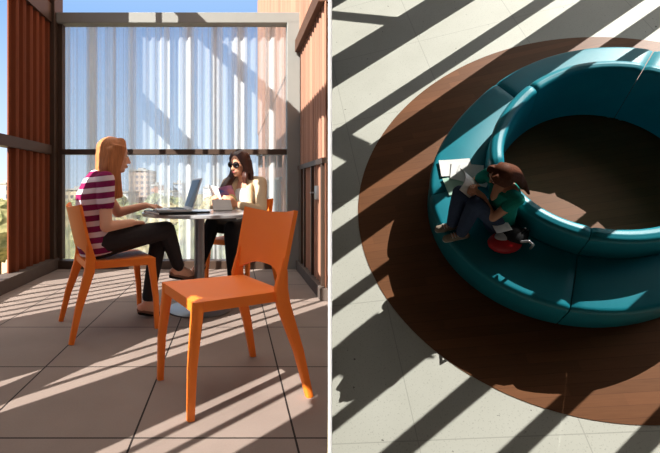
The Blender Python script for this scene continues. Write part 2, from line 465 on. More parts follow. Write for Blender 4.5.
# ================================================================== furniture on the terrace
def chair(loc, ang, label):
    """local axes: y is the way a sitter faces"""
    r = empty('cafe_chair', R_T(loc, ang), label, 'chair', 'orange plastic chairs on the terrace')
    bm = BM()
    def top(u, v):
        y = -.185+.425*v; w = .196+.012*v
        x = (u*2-1)*w
        rr = min(1, (1-abs(u*2-1))*7, (1-abs(v*2-1))*7)
        return x, y, .461-.012*(1-(u*2-1)**2)*math.sin(PI*min(1, v*1.15)) - .006*(1-rr)**2
    N = 16
    tv = [[bm.verts.new(top(i/N, j/N)) for j in range(N+1)] for i in range(N+1)]
    bv = [[bm.verts.new((top(i/N, j/N)[0]*.985, top(i/N, j/N)[1], .412+(.018 if 1 < i < N-1 and 1 < j < N-1 else 0))) for j in range(N+1)] for i in range(N+1)]
    for i in range(N):
        for j in range(N):
            bm.faces.new((tv[i][j], tv[i+1][j], tv[i+1][j+1], tv[i][j+1]))
            bm.faces.new((bv[i][j], bv[i][j+1], bv[i+1][j+1], bv[i+1][j]))
    for i in range(N):
        bm.faces.new((tv[i][0], bv[i][0], bv[i+1][0], tv[i+1][0])); bm.faces.new((tv[i][N], tv[i+1][N], bv[i+1][N], bv[i][N]))
        bm.faces.new((tv[0][i], tv[0][i+1], bv[0][i+1], bv[0][i])); bm.faces.new((tv[N][i], bv[N][i], bv[N][i+1], tv[N][i+1]))
    mesh_obj('seat', bm, ORANGE, r)
    for s in (-1, 1):
        bm = BM()
        loft(bm, [((s*.199, .252, 0), .0145, .0145), ((s*.198, .245, .2), .017, .018), ((s*.190, .222, .40), .021, .023), ((s*.188, .218, .452), .023, .025)], 16, xh=(1, 0, 0), power=4.5)
        mesh_obj('leg', bm, ORANGE, r)
        bm = BM()
        loft(bm, [((s*.25, -.275, 0), .0145, .0155), ((s*.232, -.23, .2), .018, .021), ((s*.208, -.168, .40), .021, .03), ((s*.205, -.158, .47), .019, .030), ((s*.206, -.169, .54), .012, .020), ((s*.206, -.174, .60), .004, .006)], 16, xh=(1, 0, 0), power=4.5)
        mesh_obj('leg', bm, ORANGE, r)
    bm = BM()
    def back(u, v):
        k = u*2-1
        zb = .462+.08*(1-abs(k)**3.2)
        zt = .803-.018*(1-k*k)
        z = zb+(zt-zb)*v
        w = .219+.010*max(0, (z-.46)/.34)
        y = -.148-.072*((z-.46)/.34)-.042*(1-k*k)
        return k*w, y, z
    solid_grid(bm, back, 24, 14, .019)
    bmesh.ops.bevel(bm, geom=[e for e in bm.edges if e.calc_face_angle(0) > 1.2], offset=.005, segments=2, affect='EDGES')
    mesh_obj('backrest', bm, ORANGE, r)
    return r
A_L = math.atan2(.47, .88)-PI/2           # the left sitter looks along (.88,.47)
chair((-.805, 2.82, 0), A_L, 'orange plastic chair at left, occupied by the woman in the striped shirt')
chair((-.028, 1.957, 0), math.radians(-153.5)-PI/2, 'empty orange plastic chair in the foreground, nearest the camera')
A_R = math.atan2(-.88, -.47)-PI/2
chair((.06, 3.86, 0), A_R, 'orange plastic chair behind the table, under the woman in the cardigan')

r = empty('bistro_table', T((-.25, 3.2, 0)), 'round grey cafe table on a steel column and disc base', 'table')
bm = BM(); disc(bm, .42, .698, .722, 72); mesh_obj('tabletop', bm, TABLE_TOP, r)
bm = BM(); loft(bm, [((0, 0, .02), .038, .038), ((0, 0, .69), .038, .038)], 32); mesh_obj('column', bm, STEEL, r)
bm = BM(); loft(bm, [((0, 0, 0), .235, .235), ((0, 0, .008), .238, .238), ((0, 0, .014), .225, .225), ((0, 0, .024), .06, .06)], 64); mesh_obj('base', bm, STEEL, r)
bm = BM(); box(bm, (-.13, -.13, .685), (.13, .13, .699), .004); mesh_obj('mounting_plate', bm, STEEL, r)

TOP = .722
LA = math.atan2(-.47, -.88)-PI/2
lo = (-.43, 3.02, TOP)
r = empty('folder', R_T(lo, LA), 'black document folder lying under the laptop', 'folder')
bm = BM(); box(bm, (-.175, -.12, 0), (.175, .15, .018), .005); mesh_obj('cover', bm, BLACK, r)
bm = BM(); box(bm, (-.168, -.115, .004), (.168, .153, .014), .002); mesh_obj('pages', bm, PAPER, r)
r = empty('laptop', R_T((lo[0], lo[1], TOP+.018), math.atan2(-.27, -.96)-PI/2), 'open silver laptop on the black folder, screen towards the blonde woman', 'laptop')
bm = BM(); box(bm, (-.165, -.115, 0), (.165, .115, .016), .004); b_ = mesh_obj('base', bm, ALU, r)
bm = BM()
for i in range(12):
    for j in range(5):
        box(bm, (-.145+i*.0245, -.085+j*.021, .0155), (-.125+i*.0245, -.068+j*.021, .0175))
mesh_obj('keyboard', bm, BLACK, b_, False)
bm = BM(); box(bm, (-.045, .035, .0155), (.045, .095, .0165)); mesh_obj('trackpad', bm, TABLE_TOP, b_, False)
tl = Matrix.Translation((0, -.113, .015)) @ Matrix.Rotation(math.radians(17), 4, 'X')
bm = BM(); box(bm, (-.165, -.008, 0), (.165, 0, .222), .003, 2, tl); l_ = mesh_obj('lid', bm, ALU, r)
bm = BM(); box(bm, (-.153, .0002, .014), (.153, .0015, .210), 0, 1, tl); mesh_obj('screen', bm, SCREEN, l_, False)
r = empty('mobile_phone', R_T((-.245, 3.06, TOP), .5), 'black phone lying on the table right of the laptop', 'phone')
bm = BM(); box(bm, (-.075, -.035, 0), (.075, .035, .012), .005); mesh_obj('case', bm, BLACK, r)
bm = BM(); box(bm, (-.066, -.03, .0115), (.066, .03, .0128)); mesh_obj('screen', bm, LENS, r, False)
# ================================================================== people
def hand(bm, W, fdir, back, thumb, curl=.5, s=1.0, th_close=.5):
    """W wrist; fdir along the palm; back = back of the hand; thumb = side the thumb is on"""
    W = V(W); f = V(fdir).normalized(); b = V(back); b = (b-f*b.dot(f)).normalized()
    x = f.cross(b)
    if x.dot(V(thumb)) < 0: x = -x
    def P(px, pf, pb): return W + x*px*s + f*pf*s + b*pb*s
    for px in (-.027, -.009, .010, .027):
        limb(bm, [(P(px*.6, .0, 0), .016*s), (P(px, .078, 0), .0125*s)], 8)
    lens = ((.029, .084, .068, .0085), (.0095, .088, .077, .0088), (-.0105, .084, .070, .0083), (-.029, .076, .055, .0075))
    for i, (px, pf, L, rr) in enumerate(lens):
        c = curl*(1+.12*i); a = .25*c; p = (px, pf, 0); ch = [(P(*p), rr*1.15*s)]
        y, z = pf, 0.0
        for seg in (.45, .32, .25):
            a += c*.75
            y += math.cos(a)*L*seg; z -= math.sin(a)*L*seg
            ch.append((P(px*(1.12), y, z), rr*(1-.12*seg)*s))
        limb(bm, ch, 8)
    limb(bm, [(P(.020, .016, -.004), .0145*s), (P(.042, .046, -.012), .0105*s), (P(.050-.012*th_close, .074, -.018-.012*th_close), .0092*s), (P(.050-.024*th_close, .096, -.022-.02*th_close), .008*s)], 8)

def head_mat(c, fwd, up=(0, 0, 1)):
    f = V(fwd).normalized(); u = V(up); u = (u-f*u.dot(f)).normalized(); x = f.cross(u)
    return Matrix((( x.x, f.x, u.x, c[0]), (x.y, f.y, u.y, c[1]), (x.z, f.z, u.z, c[2]), (0, 0, 0, 1)))

def head(bm, H):
    """H: head frame at the middle of the skull (x right, y face, z up); 0.225 tall"""
    R3 = H.to_3x3().to_4x4()
    def h(x, y, z): return H @ V((x, y, z))
    ball(bm, h(0, -.012, .022), (.074, .092, .088), R3)
    ball(bm, h(0, .022, -.03), (.058, .064, .075), R3)
    ball(bm, h(0, .052, -.085), (.026, .026, .022), R3)
    ball(bm, h(.033, .055, -.018), (.02, .02, .022), R3); ball(bm, h(-.033, .055, -.018), (.02, .02, .022), R3)
    limb(bm, [(h(0, .082, .012), .008), (h(0, .094, -.018), .0095), (h(0, .102, -.03), .0105)], 8)
    ball(bm, h(.011, .090, -.033), .008, sub=2); ball(bm, h(-.011, .090, -.033), .008, sub=2)
    ball(bm, h(0, .080, -.060), (.024, .011, .011), R3)
    for s in (-1, 1):
        ball(bm, h(s*.074, -.012, -.008), (.010, .02, .031), R3)

def face_parts(H, root, glasses=False):
    R3 = H.to_3x3().to_4x4()
    def h(x, y, z): return H @ V((x, y, z))
    for s in (-1, 1):
        bm = BM(); ball(bm, h(s*.030, .071, .006), (.0125, .0105, .0085), R3); e = mesh_obj('eye', bm, EYEWHITE, root)
        bm = BM(); ball(bm, h(s*.029, .0795, .005), (.0058, .003, .006), R3); mesh_obj('iris', bm, IRIS, e)
        bm = BM(); tube(bm, [h(s*.014, .083, .026), h(s*.03, .082, .031), h(s*.046, .069, .025)], .0032, 6); mesh_obj('eyebrow', bm, HAIR_DARK, root)
    bm = BM(); ball(bm, h(0, .0885, -.0565), (.021, .006, .0045), R3, 2); ball(bm, h(0, .0875, -.065), (.018, .006, .005), R3, 2)
    mesh_obj('lips', bm, LIP, root)
    if glasses:
        g = BM()
        limb(g, [(h(-.012, .094, .010), .003), (h(.012, .094, .010), .003)], 8)
        for s in (-1, 1):
            limb(g, [(h(s*.012, .094, .010), .003), (h(s*.034, .094, .018), .003), (h(s*.058, .082, .014), .0032), (h(s*.077, .02, .012), .003), (h(s*.077, -.02, .004), .003)], 8)
        fr = union('sunglasses', g, BLACK, root, .0025, 1)
        for s in (-1, 1):
            bm = BM(); ball(bm, h(s*.034, .087, .004), (.034, .006, .026), R3 @ Matrix.Rotation(-s*.22, 4, 'Z')); mesh_obj('lens', bm, LENS, fr)

def foot(bm, ankle, toe, up=(0, 0, 1), r=.034):
    a, t_ = V(ankle), V(toe); d = (t_-a); u = V(up)
    heel = a - V((d.x, d.y, d.z)).normalized()*.045 - u*.025
    limb(bm, [(a, r), (heel, r*.9)], 10); limb(bm, [(heel, r*.85), (a+d*.5-u*.012, r*.95), (t_, r*.62)], 10); limb(bm, [(a, r), (a+d*.55, r*.9)], 10)

VOX = .0055
# ---- the woman in the striped shirt (local axes: x right-hand side, y the way she faces)
O1 = V((-.805, 2.82, 0)); F1 = V((.88, .47, 0)).normalized(); R1 = V((F1.y, -F1.x, 0))
M1 = Matrix(((R1.x, F1.x, 0, O1.x), (R1.y, F1.y, 0, O1.y), (0, 0, 1, 0), (0, 0, 0, 1)))
w1 = empty('person', M1, 'woman with long strawberry blond hair in a magenta striped shirt, typing on the laptop', 'person')
H1 = head_mat((0, .03, 1.112), (0, 1, -.12))
HIP, KN_R, AN_R, TOE_R = (.085, -.06, .555), (.045, .37, .612), (-.10, .52, .30), (-.145, .66, .245)
HIPL, KN_L, AN_L, TOE_L = (-.085, -.06, .555), (-.10, .37, .575), (-.08, .27, .075), (-.075, .40, .03)
SH_R, EL_R, WR_R = (.155, -.06, .95), (.20, -.07, .665), (.10, .12, .675)
SH_L, EL_L, WR_L = (-.155, -.05, .95), (-.215, .10, .725), (-.155, .285, .775)
bm = BM()
head(bm, H1)
limb(bm, [((0, -.06, .97), .05), ((0, -.005, 1.05), .046)])
loft(bm, [((0, -.07, .47), .10, .07), ((0, -.085, .54), .145, .10), ((0, -.11, .68), .115, .08), ((0, -.10, .84), .135, .09), ((0, -.075, .94), .145, .075), ((0, -.06, .985), .07, .05)], 20, xh=(1, 0, 0))
limb(bm, [(SH_R, .045), (EL_R, .036), (WR_R, .024)]); limb(bm, [(SH_L, .045), (EL_L, .036), (WR_L, .024)])
hand(bm, WR_L, (.1, 1, -.08), (0, .1, 1), (1, 0, 0), .35)
hand(bm, WR_R, (-.6, .8, -.05), (0, 0, 1), (-.8, -.6, 0), .5)
limb(bm, [(HIP, .082), (KN_R, .05), (AN_R, .032)]); limb(bm, [(HIPL, .082), (KN_L, .05), (AN_L, .032)])
foot(bm, AN_R, TOE_R, (.1, .35, .9)); foot(bm, AN_L, TOE_L)
union('body', bm, SKIN, w1, VOX, 5)
face_parts(H1, w1)
bm = BM()   # shirt: trunk and short sleeves
loft(bm, [((0, -.065, .49), .165, .125), ((0, -.08, .56), .172, .13), ((0, -.11, .68), .140, .108), ((0, -.10, .84), .155, .115), ((0, -.075, .935), .160, .092), ((0, -.06, .985), .10, .07), ((0, -.055, .995), .06, .055)], 24, xh=(1, 0, 0))
for s, sh, el in ((1, SH_R, EL_R), (-1, SH_L, EL_L)):
    a, b = V(sh), V(el); limb(bm, [(V((s*.09, -.065, .952)), .054), (a, .056), (a.lerp(b, .30), .055), (a.lerp(b, .52), .053)])
union('shirt', bm, STRIPES, w1, .006, 5)
bm = BM()   # trousers
loft(bm, [((0, -.055, .468), .15, .11), ((0, -.065, .53), .165, .118), ((0, -.075, .59), .150, .108)], 20, xh=(1, 0, 0))
limb(bm, [(HIP, .092), (V(HIP).lerp(V(KN_R), .5), .078), (KN_R, .062), (V(KN_R).lerp(V(AN_R), .45), .055), (V(KN_R).lerp(V(AN_R), .9), .043)])
limb(bm, [(HIPL, .092), (V(HIPL).lerp(V(KN_L), .5), .078), (KN_L, .062), (V(KN_L).lerp(V(AN_L), .45), .055), (V(KN_L).lerp(V(AN_L), .88), .045)])
union('trousers', bm, DARK_CLOTH, w1, .006, 4)
def flat_shoe(ank, toe, root, up, name='shoe'):
    a, t_ = V(ank), V(toe); d = t_-a; u = V(up).normalized()
    heel = a-d.normalized()*.05-u*.035
    bm = BM()
    limb(bm, [(heel, .026), (a+d*.45-u*.03, .029), (a+d*.85-u*.014, .026), (t_-u*.004, .018)], 10)
    o = union(name, bm, SHOE, root, .005, 3)
    bm = BM(); limb(bm, [(heel-u*.024, .018), (a+d*.6-u*.045, .022), (t_-u*.018, .016)], 10)
    union('sole', bm, SOLE, o, .005, 2)
flat_shoe(AN_R, TOE_R, w1, (.1, .35, .9)); flat_shoe(AN_L, TOE_L, w1, (0, 0, 1))

def hair_long(H, root, mat, spread=.085, length=.36, back=-.06, side=.05, fringe=True, lean=(0, 0, 0)):
    """cap over the skull and a straight fall of hair behind and beside the face; lean bends the fall"""
    bm = BM(); R3 = H.to_3x3().to_4x4()
    def h(x, y, z): return H @ V((x, y, z))
    ball(bm, h(0, -.028, .035), (.086, .098, .088), R3)
    ball(bm, h(0, -.055, -.01), (.084, .068, .10), R3)
    L = V(lean)
    for s in (-1, 1):
        loft(bm, [(h(s*.03, .018, .10), .035, .034), (h(s*.058, .014, .062), .03, .045), (h(s*.074, -.006, 0), .020, .05), (h(s*.080, -.018, -.07), .02, .05)], 12, xh=tuple(H.to_3x3() @ V((1, 0, 0))))
    for k in range(9):
        q = (k-4)/4
        p0 = h(q*.075, -.045-.045*(1-q*q), .02); p1 = h(q*.085, back-.035*(1-q*q), -.09)
        p2 = p1+L*.5+V((0, 0, -length*.45)); p3 = p1+L+V((0, 0, -length*(1-.12*abs(q)+.05*((k*7) % 3))))
        limb(bm, [(p0, .03), (p1, .03), (p2, .026), (p3, .011)], 10)
        if abs(q) > .6 and length < .15:
            p0 = h(q*.080, -.005, -.03); p1 = h(q*.088, side*.4, -.11); p3 = p1+L*.8+V((0, 0, -length*.55))
            limb(bm, [(p0, .022), (p1, .022), (p3, .009)], 10)
    if length > .15:
        xh = tuple(H.to_3x3() @ V((1, 0, 0)))
        for s in (-1, 1):
            a = h(s*.080, -.008, -.01); b = h(s*.086, -.018, -.09); c = b+V((0, .01, -.09)); d = c+V((0, .03, -.10))
            loft(bm, [(h(s*.07, .0, .06), .03, .05), (a, .018, .052), (b, .018, .048), (c, .018, .044), (d, .010, .024)], 14, xh=xh)
    return union('hair', bm, mat, root, .006, 3)
hair_long(H1, w1, HAIR_BLOND, length=.22, back=-.05, side=.10, lean=(0, .03, 0))

# ---- the woman in the cardigan behind the table
O2 = V((.06, 3.86, 0)); F2 = V((-.47, -.88, 0)).normalized(); R2 = V((F2.y, -F2.x, 0))
M2 = Matrix(((R2.x, F2.x, 0, O2.x), (R2.y, F2.y, 0, O2.y), (0, 0, 1, 0), (0, 0, 0, 1)))
w2 = empty('person', M2, 'dark haired woman in sunglasses and a beige cardigan, reading a magazine behind the table', 'person')
H2 = head_mat((.01, -.01, 1.115), (.24, 1, -.18), (-.06, 0, 1))
HIP, KN_R, AN_R, TOE_R = (.085, -.06, .555), (.07, .36, .60), (.13, .47, .27), (.14, .58, .20)
HIPL, KN_L, AN_L, TOE_L = (-.085, -.06, .555), (-.11, .36, .57), (-.10, .30, .075), (-.10, .43, .03)
SH_R, EL_R, WR_R = (.165, -.09, .945), (.235, .04, .71), (.12, .235, .765)
SH_L, EL_L, WR_L = (-.165, -.09, .945), (-.23, .03, .70), (-.075, .22, .765)
bm = BM()
head(bm, H2)
limb(bm, [((0, -.095, .965), .05), ((0, -.03, 1.05), .045)])
loft(bm, [((0, -.06, .47), .10, .07), ((0, -.07, .54), .145, .10), ((0, -.10, .68), .115, .08), ((0, -.115, .84), .135, .09), ((0, -.11, .94), .145, .075), ((0, -.10, .985), .07, .05)], 20, xh=(1, 0, 0))
limb(bm, [(SH_R, .045), (EL_R, .036), (WR_R, .024)]); limb(bm, [(SH_L, .045), (EL_L, .036), (WR_L, .024)])
hand(bm, WR_R, (-.2, .9, .25), (.9, .1, -.2), (-.2, .2, 1), .7)
hand(bm, WR_L, (.2, .9, .25), (-.9, .1, -.2), (.2, .2, 1), .7)
limb(bm, [(HIP, .082), (KN_R, .05), (AN_R, .032)]); limb(bm, [(HIPL, .082), (KN_L, .05), (AN_L, .032)])
foot(bm, AN_R, TOE_R, (0, .4, .9)); foot(bm, AN_L, TOE_L)
union('body', bm, SKIN_TAN, w2, VOX, 5)
face_parts(H2, w2, True)
bm = BM()
loft(bm, [((0, -.06, .53), .152, .11), ((0, -.10, .68), .124, .09), ((0, -.112, .84), .142, .102), ((0, -.105, .90), .12, .09), ((0, -.09, .93), .06, .06)], 20, xh=(1, 0, 0))
union('top', bm, WHITE_CLOTH, w2, .006, 4)
bm = BM()   # cardigan, open at the front
loft(bm, [((0, -.085, .50), .172, .115), ((0, -.095, .58), .172, .118), ((0, -.115, .70), .152, .10), ((0, -.135, .84), .166, .102), ((0, -.125, .935), .172, .088), ((0, -.12, .985), .09, .062)], 24, xh=(1, 0, 0))
for s, sh, el, wr in ((1, SH_R, EL_R, WR_R), (-1, SH_L, EL_L, WR_L)):
    a, b, c = V(sh), V(el), V(wr)
    limb(bm, [(V((s*.09, -.11, .955)), .056), (a, .06), (a.lerp(b, .5), .052), (b, .048), (b.lerp(c, .5), .042), (b.lerp(c, .85), .036)])
    limb(bm, [((s*.065, -.075, .985), .03), ((s*.085, -.022, .90), .03), ((s*.095, -.005, .78), .032), ((s*.105, -.01, .62), .034)])
union('cardigan', bm, CARDIGAN, w2, .006, 4)
bm = BM()
loft(bm, [((0, -.055, .468), .15, .11), ((0, -.065, .53), .165, .118), ((0, -.075, .59), .150, .108)], 20, xh=(1, 0, 0))
limb(bm, [(HIP, .092), (V(HIP).lerp(V(KN_R), .5), .08), (KN_R, .066), (V(KN_R).lerp(V(AN_R), .45), .058), (V(KN_R).lerp(V(AN_R), .9), .045)])
limb(bm, [(HIPL, .092), (V(HIPL).lerp(V(KN_L), .5), .08), (KN_L, .066), (V(KN_L).lerp(V(AN_L), .45), .058), (V(KN_L).lerp(V(AN_L), .88), .047)])
union('trousers', bm, BLACK_CLOTH, w2, .006, 4)
flat_shoe(AN_R, TOE_R, w2, (0, .4, .9)); flat_shoe(AN_L, TOE_L, w2, (0, 0, 1))
h2 = hair_long(H2, w2, HAIR_DARK, length=.10, back=-.05, side=.06)
bm = BM()   # the long tail brought over her right shoulder
limb(bm, [(H2 @ V((.062, -.03, -.06)), .04), (H2 @ V((.10, -.005, -.13)), .045), ((.135, .025, .90), .048), ((.145, .045, .83), .044), ((.135, .055, .76), .024)], 12)
union('ponytail', bm, HAIR_DARK, h2, .006, 4)

# open magazine in her hands
def leaf_pages(bm, s, ang, w, hgt, th, bow=.012):
    def fn(u, v):
        x = s*u*w
        return (x*math.cos(ang), x*math.sin(ang)*0+math.sin(PI*u)*-bow, v*hgt + 0) if False else (s*u*w*math.cos(ang), s*0+u*w*math.sin(ang)-math.sin(PI*u)*bow, v*hgt)
    solid_grid(bm, fn, 10, 4, th)
mg = M2 @ Matrix.Translation((.02, .26, .765)) @ Matrix.Rotation(math.radians(-34), 4, 'X') @ Matrix.Diagonal((.8, .8, .8, 1))
r = empty('magazine', mg, 'open colour magazine held up by the woman in sunglasses', 'magazine')
bm = BM(); leaf_pages(bm, -1, -.35, .15, .2, .004); mesh_obj('cover', bm, COVER, r)
bm = BM(); leaf_pages(bm, 1, -.35, .15, .2, .004); mesh_obj('back_cover', bm, PAPER, r)
for s in (-1, 1):
    bm = BM(); leaf_pages(bm, s, -.33, .146, .196, .004, .016); o = mesh_obj('pages', bm, PAPER, r); o.location.y = -.005
tb = R_T((-.075, 3.30, TOP), math.radians(10))
r = empty('booklet', tb, 'grey booklet standing tilted on the table in front of the woman in sunglasses', 'booklet')
tl = Matrix.Rotation(math.radians(-56), 4, 'X')
bm = BM(); box(bm, (-.075, -.005, 0), (.075, .005, .14), .002, 1, Matrix.Translation((0, 0, .005)) @ tl); mesh_obj('cover', bm, GREYBOOK, r)
bm = BM(); box(bm, (-.071, .004, .004), (.071, .009, .136), .001, 1, Matrix.Translation((0, 0, .005)) @ tl); mesh_obj('pages', bm, PAPER, r)
# ================================================================== LOBBY seen from above (its own floor plane)
def stage():
    p, rl = .901, .493
    Rx = Matrix.Rotation(-p, 3, 'X'); Ry = Matrix.Rotation(rl, 3, 'Y')
    M = Rx @ Ry
    Cs = V((-3.185, -1.495, 4.551))
    Mt = M.transposed()
    return Matrix.Translation(CAM) @ Mt.to_4x4() @ Matrix.Translation(-Cs)
S = stage()
def four(c, th):
    r = c[0]
    for k in range((len(c)-1)//2): r += c[1+2*k]*math.cos((k+1)*th)+c[2+2*k]*math.sin((k+1)*th)
    return r
C_BIG = [2.1983, -0.015, -0.0113, 0.1133, 0.0905]
C_SEAT = [1.464, 0.0236, -0.013, 0.1557, 0.1146]
C_BACK = [0.8665, 0.0338, -0.0578, 0.0509, 0.0558, -0.0036, -0.0009]
rbig = lambda th: four(C_BIG, th)
rseat = lambda th: four(C_SEAT, th)
rbi = lambda th: four(C_BACK, th)
rbo = lambda th: four(C_BACK, th)+.125

bm = BM(); prism(bm, [(-.14-.001, 4.73), (-3.53, -1.07), (-4.05, -1.95), (-1.3, -3.4), (2.6, -3.2), (4.2, 1.0), (3.6, 3.5), (.75, 6.25)], -.06, 0)
struct('floor_lobby', bm, TERRAZZO, False, S)
bm = BM(); prism(bm, [(rbig(k*PI/90)*math.cos(k*PI/90), rbig(k*PI/90)*math.sin(k*PI/90)) for k in range(180)], -.02, .004)
struct('floor_lobby.001', bm, WOOD, False, S)

def sweep(bm, prof_fn, a0, a1, n):
    loops = []
    for i in range(n+1):
        th = a0+(a1-a0)*i/n
        loops.append([bm.verts.new((r_*math.cos(th), r_*math.sin(th), z)) for r_, z in prof_fn(th, min(i, n-i)/n)])
    m = len(loops[0])
    for a, b in zip(loops, loops[1:]):
        for k in range(m): bm.faces.new((a[k], a[(k+1) % m], b[(k+1) % m], b[k]))
    bm.faces.new(loops[0][::-1]); bm.faces.new(loops[-1])

def rr_prof(r0, r1, z0, z1, rad, crown=0, n=6):
    """rounded rectangle section, upper corners rounded by rad"""
    pts = [(r0, z0), (r1, z0)]
    for k in range(n+1):
        a = PI/2*k/n; pts.append((r1-rad+rad*math.cos(a), z1-rad+rad*math.sin(a)))
    if crown:
        for k in range(1, 6):
            q = k/6; pts.append((r1-rad+(r0+rad-r1+rad)*q, z1+crown*math.sin(PI*q)))
    for k in range(n+1):
        a = PI/2+PI/2*k/n; pts.append((r0+rad+rad*math.cos(a), z1-rad+rad*math.sin(a)))
    return pts

def sofa(a0, a1, label):
    g = math.radians(.16)
    a0, a1 = math.radians(a0)+g, math.radians(a1)-g
    am = (a0+a1)/2
    mw = S @ R_T((rseat(am)*.8*math.cos(am), rseat(am)*.8*math.sin(am), 0))
    off = V((rseat(am)*.8*math.cos(am), rseat(am)*.8*math.sin(am), 0))
    r = empty('curved_sofa', mw, label, 'sofa', 'teal curved sofa sections of the ring')
    def puff(e): return .022*math.exp(-(e/.016)) if e < .2 else 0
    bm = BM(); sweep(bm, lambda th, e: rr_prof(rbo(th)-.02, rseat(th), .05, .437-puff(e), .05, .012), a0, a1, 40)
    bmesh.ops.translate(bm, verts=bm.verts, vec=-off); mesh_obj('seat', bm, TEAL, r)
    bm = BM(); sweep(bm, lambda th, e: rr_prof(rbi(th), rbo(th), .05, .742-puff(e), .045, .004), a0, a1, 40)
    bmesh.ops.translate(bm, verts=bm.verts, vec=-off); mesh_obj('backrest', bm, TEAL, r)
    for th in (a0+.05, a1-.05):
        for rad in (rbi(th)+.05, rseat(th)-.08):
            bm = BM(); loft(bm, [((rad*math.cos(th), rad*math.sin(th), .004), .018, .018), ((rad*math.cos(th), rad*math.sin(th), .06), .022, .022)], 12)
            bmesh.ops.translate(bm, verts=bm.verts, vec=-off); mesh_obj('foot', bm, STEEL, r)
sofa(162, 220, 'teal curved sofa section with the girl reading on it')
sofa(87, 162, 'teal curved sofa section with loose white papers on its seat')
sofa(25.5, 87, 'teal curved sofa section along the top of the ring, empty and striped with sun')
sofa(220, 282, 'teal curved sofa section at the bottom right of the ring, empty')
sofa(-38, 25.5, 'teal curved sofa section at the upper right edge, mostly out of the picture')

sofa(282, 322, 'teal curved sofa section closing the ring on its far right, past the picture edge')

def on(seatpt, ang=0): return S @ R_T(seatpt, ang)
def sheet(loc, ang, mat, label, name='paper_sheet', w=.21, h=.297, group='loose papers on the teal seat', curl=.012):
    r = None
    bm = BM(); solid_grid(bm, lambda u, v: ((u-.5)*w, (v-.5)*h, .003+curl*max(0, v-.6)**2*4), 6, 8, .0022)
    return setp(mesh_obj(name, bm, mat, None, True, on(loc, ang)), label, 'paper', group)
SEATZ = .449
sheet((-1.03, .585, SEATZ), math.radians(60), PAPER, 'white paper sheet lying in the sun on the teal seat, leftmost of the papers')
sheet((-.985, .475, SEATZ+.004), math.radians(48), PAPER, 'white paper sheet overlapping the sunlit sheet, in half shade', w=.21)
sheet((-.965, .41, SEATZ+.008), math.radians(36), PAPER, 'white paper sheet in full shade, rightmost of the loose papers')
sheet((-1.14, .40, SEATZ), math.radians(70), GREENPAPER, 'pale green paper sheet on the seat below the white papers', h=.25)

# ---- the girl reading on the sofa: stage coordinates, local origin under her seat
O3 = V((-1.20, -.13, 0))
w3 = empty('person', S @ T(O3), 'girl in a teal top and dark jeans reading on the round sofa, knees drawn up', 'person')
def L3(x, y, z): return V((x, y, z))-O3
HEAD3 = L3(-1.15, -.005, 1.11)
H3 = head_mat(HEAD3, (-.85, .25, -.50), (-.35, .1, .9)) @ Matrix.Scale(.93, 4)
PEL = L3(-1.14, -.13, .54)
HIPa, HIPb = L3(-1.17, -.21, .545), L3(-1.15, -.05, .545)     # her left (towards the bag) and right hip
KNa, ANa, TOEa = L3(-1.36, -.02, .86), L3(-1.50, -.075, .50), L3(-1.62, -.03, .455)
KNb, ANb, TOEb = L3(-1.38, .14, .85), L3(-1.50, .045, .50), L3(-1.615, .09, .455)
SHa, ELa, WRa = L3(-1.12, -.20, .955), L3(-1.285, -.17, .75), L3(-1.27, .00, .875)
SHb, ELb, WRb = L3(-1.13, .12, .955), L3(-1.23, .19, .80), L3(-1.30, .10, .90)
bm = BM(); head(bm, H3)
NK = L3(-1.125, -.035, .985)
limb(bm, [(NK, .048), (NK.lerp(HEAD3, .6), .045)])
def torso(bm, k, top=True):
    loft(bm, [(L3(-1.155, -.13, .47), .11*k, .08*k), (L3(-1.15, -.13, .54), .15*k, .105*k), (L3(-1.12, -.105, .69), .118*k, .085*k), (L3(-1.105, -.075, .84), .135*k, .095*k), (L3(-1.10, -.05, .945), .15*k, .078*k), (NK, .065*k, .05*k)], 20, xh=(.25, 1, 0))
torso(bm, 1)
limb(bm, [(SHa, .045), (ELa, .036), (WRa, .024)]); limb(bm, [(SHb, .045), (ELb, .036), (WRb, .024)])
limb(bm, [(NK-V((.03, 0, .01)), .045), (L3(-1.215, -.06, .90), .028), (L3(-1.225, -.065, .865), .014)])
hand(bm, WRa, (-.35, .9, .35), (-.2, -.3, -.9), (-.9, -.1, .4), .75)
hand(bm, WRb, (-.55, -.2, .5), (-.4, .9, .0), (-.3, -.3, .9), .75)
limb(bm, [(HIPa, .082), (KNa, .05), (ANa, .033)]); limb(bm, [(HIPb, .082), (KNb, .05), (ANb, .033)])
foot(bm, ANa, TOEa, (0, 0, .9), .032); foot(bm, ANb, TOEb, (0, 0, .9), .032)
union('body', bm, SKIN_TAN, w3, VOX, 5)
face_parts(H3, w3)
bm = BM(); g = bm
fr = BM()
limb(fr, [(H3 @ V((-.012, .094, .008)), .0028), (H3 @ V((.012, .094, .008)), .0028)], 8)
for s in (-1, 1):
    pts = [H3 @ V((s*(.033+.024*math.cos(a)), .090-.006*abs(math.cos(a)), .004+.017*math.sin(a))) for a in [k*PI/8 for k in range(17)]]
    limb(fr, [(p, .0026) for p in pts], 6, 1)
    limb(fr, [(H3 @ V((s*.057, .084, .008)), .0028), (H3 @ V((s*.078, -.01, .006)), .0026)], 6)
union('glasses', fr, BLACK, w3, .0022, 1)
bm = BM()
loft(bm, [(L3(-1.15, -.13, .52), .162, .118), (L3(-1.12, -.105, .69), .134, .10), (L3(-1.108, -.075, .84), .15, .112), (L3(-1.098, -.05, .935), .16, .094), (L3(-1.098, -.045, .965), .11, .07)], 24, xh=(.25, 1, 0))
for sh, el in ((SHa, ELa), (SHb, ELb)):
    limb(bm, [(sh.lerp(NK, .45)-V((0, 0, .02)), .055), (sh, .058), (sh.lerp(el, .38), .054)])
